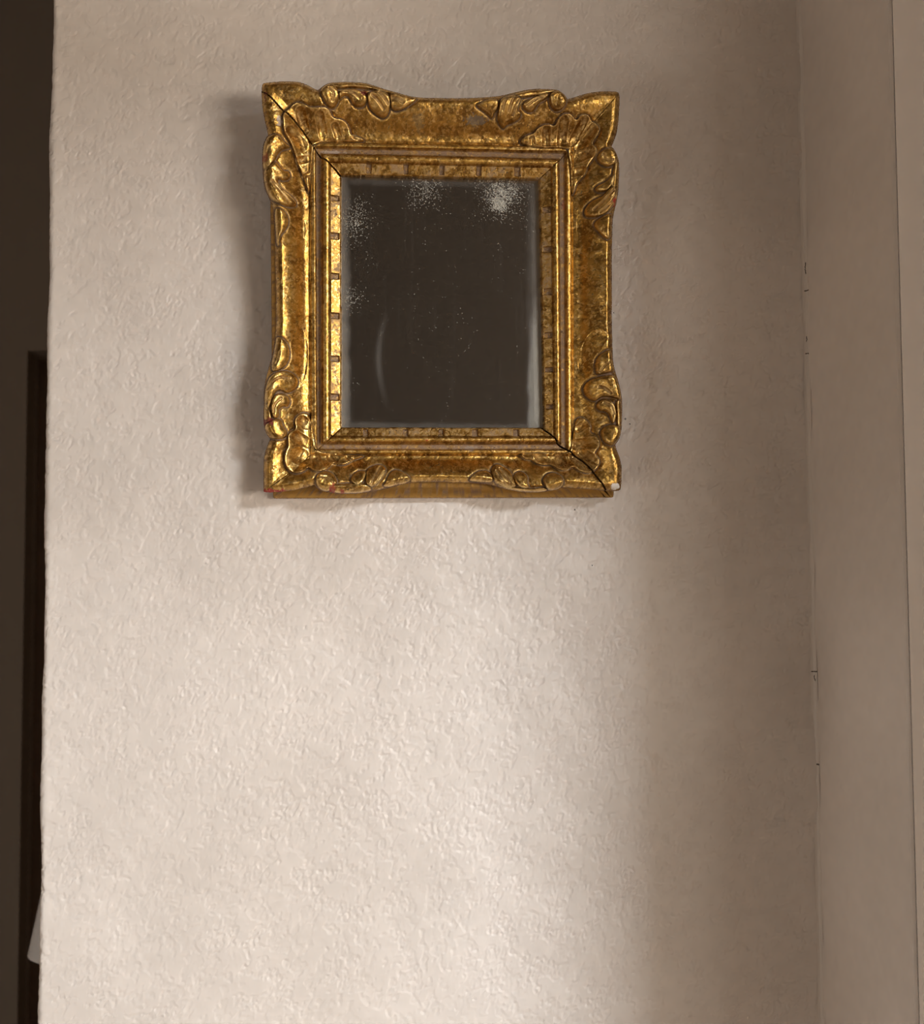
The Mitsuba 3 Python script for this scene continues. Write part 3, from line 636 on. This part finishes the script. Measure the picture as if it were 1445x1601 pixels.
for side, (i, j) in ORDER.items():
    poly = shapely.Polygon(np.vstack([ext[i], ext[j][::-1]])).buffer(0)
    own = shapely.contains_xy(poly, centre[..., 0].ravel(), centre[..., 1].ravel()).reshape(centre.shape[:2])
    emit(f'{M_}__{NAME[side]}', wood & own & ~hide, rail_h, cc, met, rough, .0090, .003)
count = {}
for (kind, k), (mask, add, gg) in ORN.items():
    m = ndi.binary_dilation(mask, iterations=3) & (dO > -0.5 * G) & (d4 > -.0035)
    h = base_h + np.where(mask, add - gg * np.clip(add / .0012, 0, 1), -.0006) + micro - crack
    # where an ornament runs over the fillet it keeps the height of the hollow
    ex = np.where(mask, np.clip(gg / .0030 - .3, 0, 1) * .55 * np.clip(n_mid * 1.2, 0, 1) * (kind == 'shell') + np.clip(gg / .0012, 0, 1) * .45 * (kind != 'shell'), 1.0)
    r_, c_ = np.where(m.any(1))[0], np.where(m.any(0))[0]
    sl = (slice(max(r_[0] - 2, 0), r_[-1] + 3), slice(max(c_[0] - 2, 0), c_[-1] + 3))
    co, me, ro = finish(sl, ex[sl])
    if kind == 'shell':
        n = count.get('shell', 0); count['shell'] = n + 1
        emit(f'{M_}__corner_shell' + (f'_{n:03d}' if n else ''), cells(m[sl]), h[sl], co, me, ro, sl=sl)
    else:
        n = count.get(kind, 0); count[kind] = n + 1
        emit(f'{M_}__{NAME[kind]}__leaf_scroll' + (f'_{n:03d}' if n else ''), cells(m[sl]), h[sl], co, me, ro, sl=sl)

# the plain back moulding that shows below and beside the carved edge
B0 = ring([(421.5, 166), (951.5, 176), (959.5, 778), (427, 779.5)], .009)
prof_b = [(-.030, .020), (-.012, .0205), (-.006, .0185), (-.0012, .0125), (0, .0095), (-.0004, .0045), (-.002, .0008), (-.03, .0008)]
N_ = 420
vb, cb = [], []
cenb = B0.mean(0)
poly = shapely.Polygon(B0)
for off, h in prof_b:
    g = poly.buffer(off, join_style=2) if off else poly
    rad = max(.004 + off, 0)
    q = V(shapely.geometry.polygon.orient(g, 1).exterior.coords)[:-1]
    k0 = np.argmin((q - cenb) @ V([1, 1])); q = np.roll(q, -k0, 0)
    rows = []
    for a_, b_ in zip(q, np.roll(q, -1, 0)):
        tt = np.linspace(0, 1, N_, endpoint=False)[:, None]
        w_ = a_ + (b_ - a_) * tt
        L_ = np.linalg.norm(b_ - a_); u_ = tt[:, 0] * L_; e_ = (b_ - a_) / L_; n_ = V([-e_[1], e_[0]])
        m_ = np.minimum(u_, L_ - u_); cut = np.where(m_ < rad, (rad - np.sqrt(np.clip(rad ** 2 - (rad - m_) ** 2, 0, None))), 0) * .29
        w_ = w_ + n_ * cut[:, None]
        vb.append(np.hstack([w_[:, :1], np.full((N_, 1), -h), w_[:, 1:]]))
vb = np.vstack(vb).reshape(len(prof_b), 4 * N_, 3)
nb = meshkit.fbm(vb * 320, 3, 4); nb2 = meshkit.fbm(vb * 420, 2, 8)
vb[:, :, 1] -= (nb - .5) * .0005
kx = ring([(945, 775)], .009)[0, 0]
bk = np.exp(-((vb[:, :, 0] - kx - (nb2 - .5) * .001) / .0006) ** 2) * (vb[:, :, 2] < B0[:, 1].min() + .012)
vb[:, :, 1] += .005 * bk
pb = np.clip(sst(.5, .75, nb) * .8 + (V([0, .5, .3, 0, .2, .6, .8, 1])[:, None]) * nb2, 0, 1)[..., None]
colb = (gold_d * .5 + gold * .5) * (1 - pb) + V([.17, .10, .06]) * pb
colb = colb * (1 - .92 * bk[..., None])
fb = []
Wn = 4 * N_
i = np.arange((len(prof_b) - 1) * Wn).reshape(-1, Wn)
q = np.stack([i, np.roll(i, -1, 1), np.roll(i, -1, 1) + Wn, i + Wn], -1).reshape(-1, 4)
fb = np.vstack([q[:, [0, 1, 2]], q[:, [0, 2, 3]]])
scene[f'{M_}__back_moulding'] = mikit.ply((lean(vb.reshape(-1, 3)), fb), 'gilding', True, uv=np.stack([(1 - .8 * pb[..., 0]).ravel(), (.36 + .3 * pb[..., 0]).ravel()], -1), color=colb.reshape(-1, 3))
labels[f'{M_}__back_moulding'] = {'label': 'plain straight back edge of the frame'}

# ------------------------------------------------------------------ bevelled, foxed mirror glass
HG, BEV, DROP = .0112, .0085, .0006
gl = shapely.Polygon(R0).buffer(.0035, join_style=2)
inner = shapely.Polygon(R0).buffer(-BEV - .003, join_style=2).buffer(.003, quad_segs=12)


def even(poly_, n=240):
    r = shapely.geometry.polygon.orient(poly_, 1).exterior
    c_ = V(poly_.centroid.coords[0])
    th = np.linspace(0, 2 * math.pi, n, endpoint=False)
    out = []
    for t in th:
        ray = shapely.LineString([c_, c_ + V([math.cos(t), math.sin(t)])])
        x = r.intersection(ray); out.append(V(x.coords[0]) if x.geom_type == 'Point' else V(x.geoms[0].coords[0]))
    return V(out), c_


e0, gc = even(gl); e1, _ = even(inner)
n = len(e0)
vg = np.vstack([np.c_[e0[:, 0], np.full(n, -HG + DROP), e0[:, 1]], np.c_[e1[:, 0], np.full(n, -HG), e1[:, 1]], [[gc[0], -HG, gc[1]]]])
k = np.arange(n); k1 = (k + 1) % n
fg = np.vstack([np.c_[k, k1, n + k1], np.c_[k, n + k1, n + k], np.c_[n + k, n + k1, np.full(n, 2 * n)]])
GL = R0.mean(0)
SP = [tuple(map(float, tilted(float(a_), float(b_), HG))) + (r_ / 1550, d_) for a_, b_, r_, d_ in ((780, 318, 13, 1.0), (785, 302, 26, .55), (555, 350, 18, .34), (562, 330, 14, .25), (664, 295, 22, .28), (549, 468, 14, .22))]
E_L, E_R, E_B, E_T = map(float, (tilted(535., 500., HG)[0], tilted(849., 500., HG)[0], tilted(700., 668., HG)[1], tilted(700., 278., HG)[1]))


def fox(p):
    p = unlean(p)
    dens = mi.Float(0)
    for (cx, cz, r, d) in SP:
        q = (dr.square(p.x - cx) + dr.square(p.z - cz)) / (r * r)
        dens = dr.maximum(dens, d * 1.3 * dr.exp(-q * .9))
    dens *= .6 + .8 * mikit.fbm(p.x * 220, p.z * 220, 2, 2)
    dens += 0.017 * mikit.smoothstep(.48, .75, mikit.fbm(p.x * 60, p.z * 16, 0, 2)) + .0012
    c = 0.00085
    grain = mikit.cell_rand((p.x + .0003 * mikit.noise(p.z * 900)) / c, (p.z + .0003 * mikit.noise(p.x * 900, 5)) / c, 1)
    ax, az = p.x / c - dr.floor(p.x / c) - .5, p.z / c - dr.floor(p.z / c) - .5
    return dr.select((grain > 1 - dens) & ((ax * ax + az * az < .2) | (dens > .45)), 1.0, 0.0)


def haze_reflection(p):  # streaks and a smear, plus bevel reflections painted as pale edge bands
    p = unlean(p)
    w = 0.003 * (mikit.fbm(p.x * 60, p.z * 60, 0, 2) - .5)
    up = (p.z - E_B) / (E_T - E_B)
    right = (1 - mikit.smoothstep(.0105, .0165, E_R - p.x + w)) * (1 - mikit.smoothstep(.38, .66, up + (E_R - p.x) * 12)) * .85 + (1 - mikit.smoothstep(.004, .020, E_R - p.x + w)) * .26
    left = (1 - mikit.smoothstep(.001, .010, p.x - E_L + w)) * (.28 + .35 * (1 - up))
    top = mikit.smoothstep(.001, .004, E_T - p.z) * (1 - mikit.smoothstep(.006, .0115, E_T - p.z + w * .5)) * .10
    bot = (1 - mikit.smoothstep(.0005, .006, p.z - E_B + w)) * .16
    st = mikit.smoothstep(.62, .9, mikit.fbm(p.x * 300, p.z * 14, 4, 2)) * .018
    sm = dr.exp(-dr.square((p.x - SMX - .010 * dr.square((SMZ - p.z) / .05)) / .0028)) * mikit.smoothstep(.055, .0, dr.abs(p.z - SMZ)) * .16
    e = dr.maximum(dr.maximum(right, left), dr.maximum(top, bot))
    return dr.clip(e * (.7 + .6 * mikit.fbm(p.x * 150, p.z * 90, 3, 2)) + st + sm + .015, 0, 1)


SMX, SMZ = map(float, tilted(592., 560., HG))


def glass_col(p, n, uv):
    f, hz = fox(p), haze_reflection(p)
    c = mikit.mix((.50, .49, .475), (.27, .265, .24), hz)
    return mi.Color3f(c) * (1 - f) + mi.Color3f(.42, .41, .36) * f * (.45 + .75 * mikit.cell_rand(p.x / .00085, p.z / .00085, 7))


scene['old_mirror'] = {'type': 'twosided', 'b': {'type': 'principled', 'base_color': mikit.proc(glass_col), 'metallic': mikit.proc(lambda p, n, uv: dr.clip(1 - .9 * fox(p) - .8 * haze_reflection(p), 0, 1)),
                       'roughness': mikit.proc(lambda p, n, uv: .06 + .4 * fox(p) + .15 * haze_reflection(p)), 'specular': .5}}
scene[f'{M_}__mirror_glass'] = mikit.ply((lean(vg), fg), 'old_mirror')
labels[f'{M_}__mirror_glass'] = {'label': 'bevelled old mirror glass with foxed silvering'}
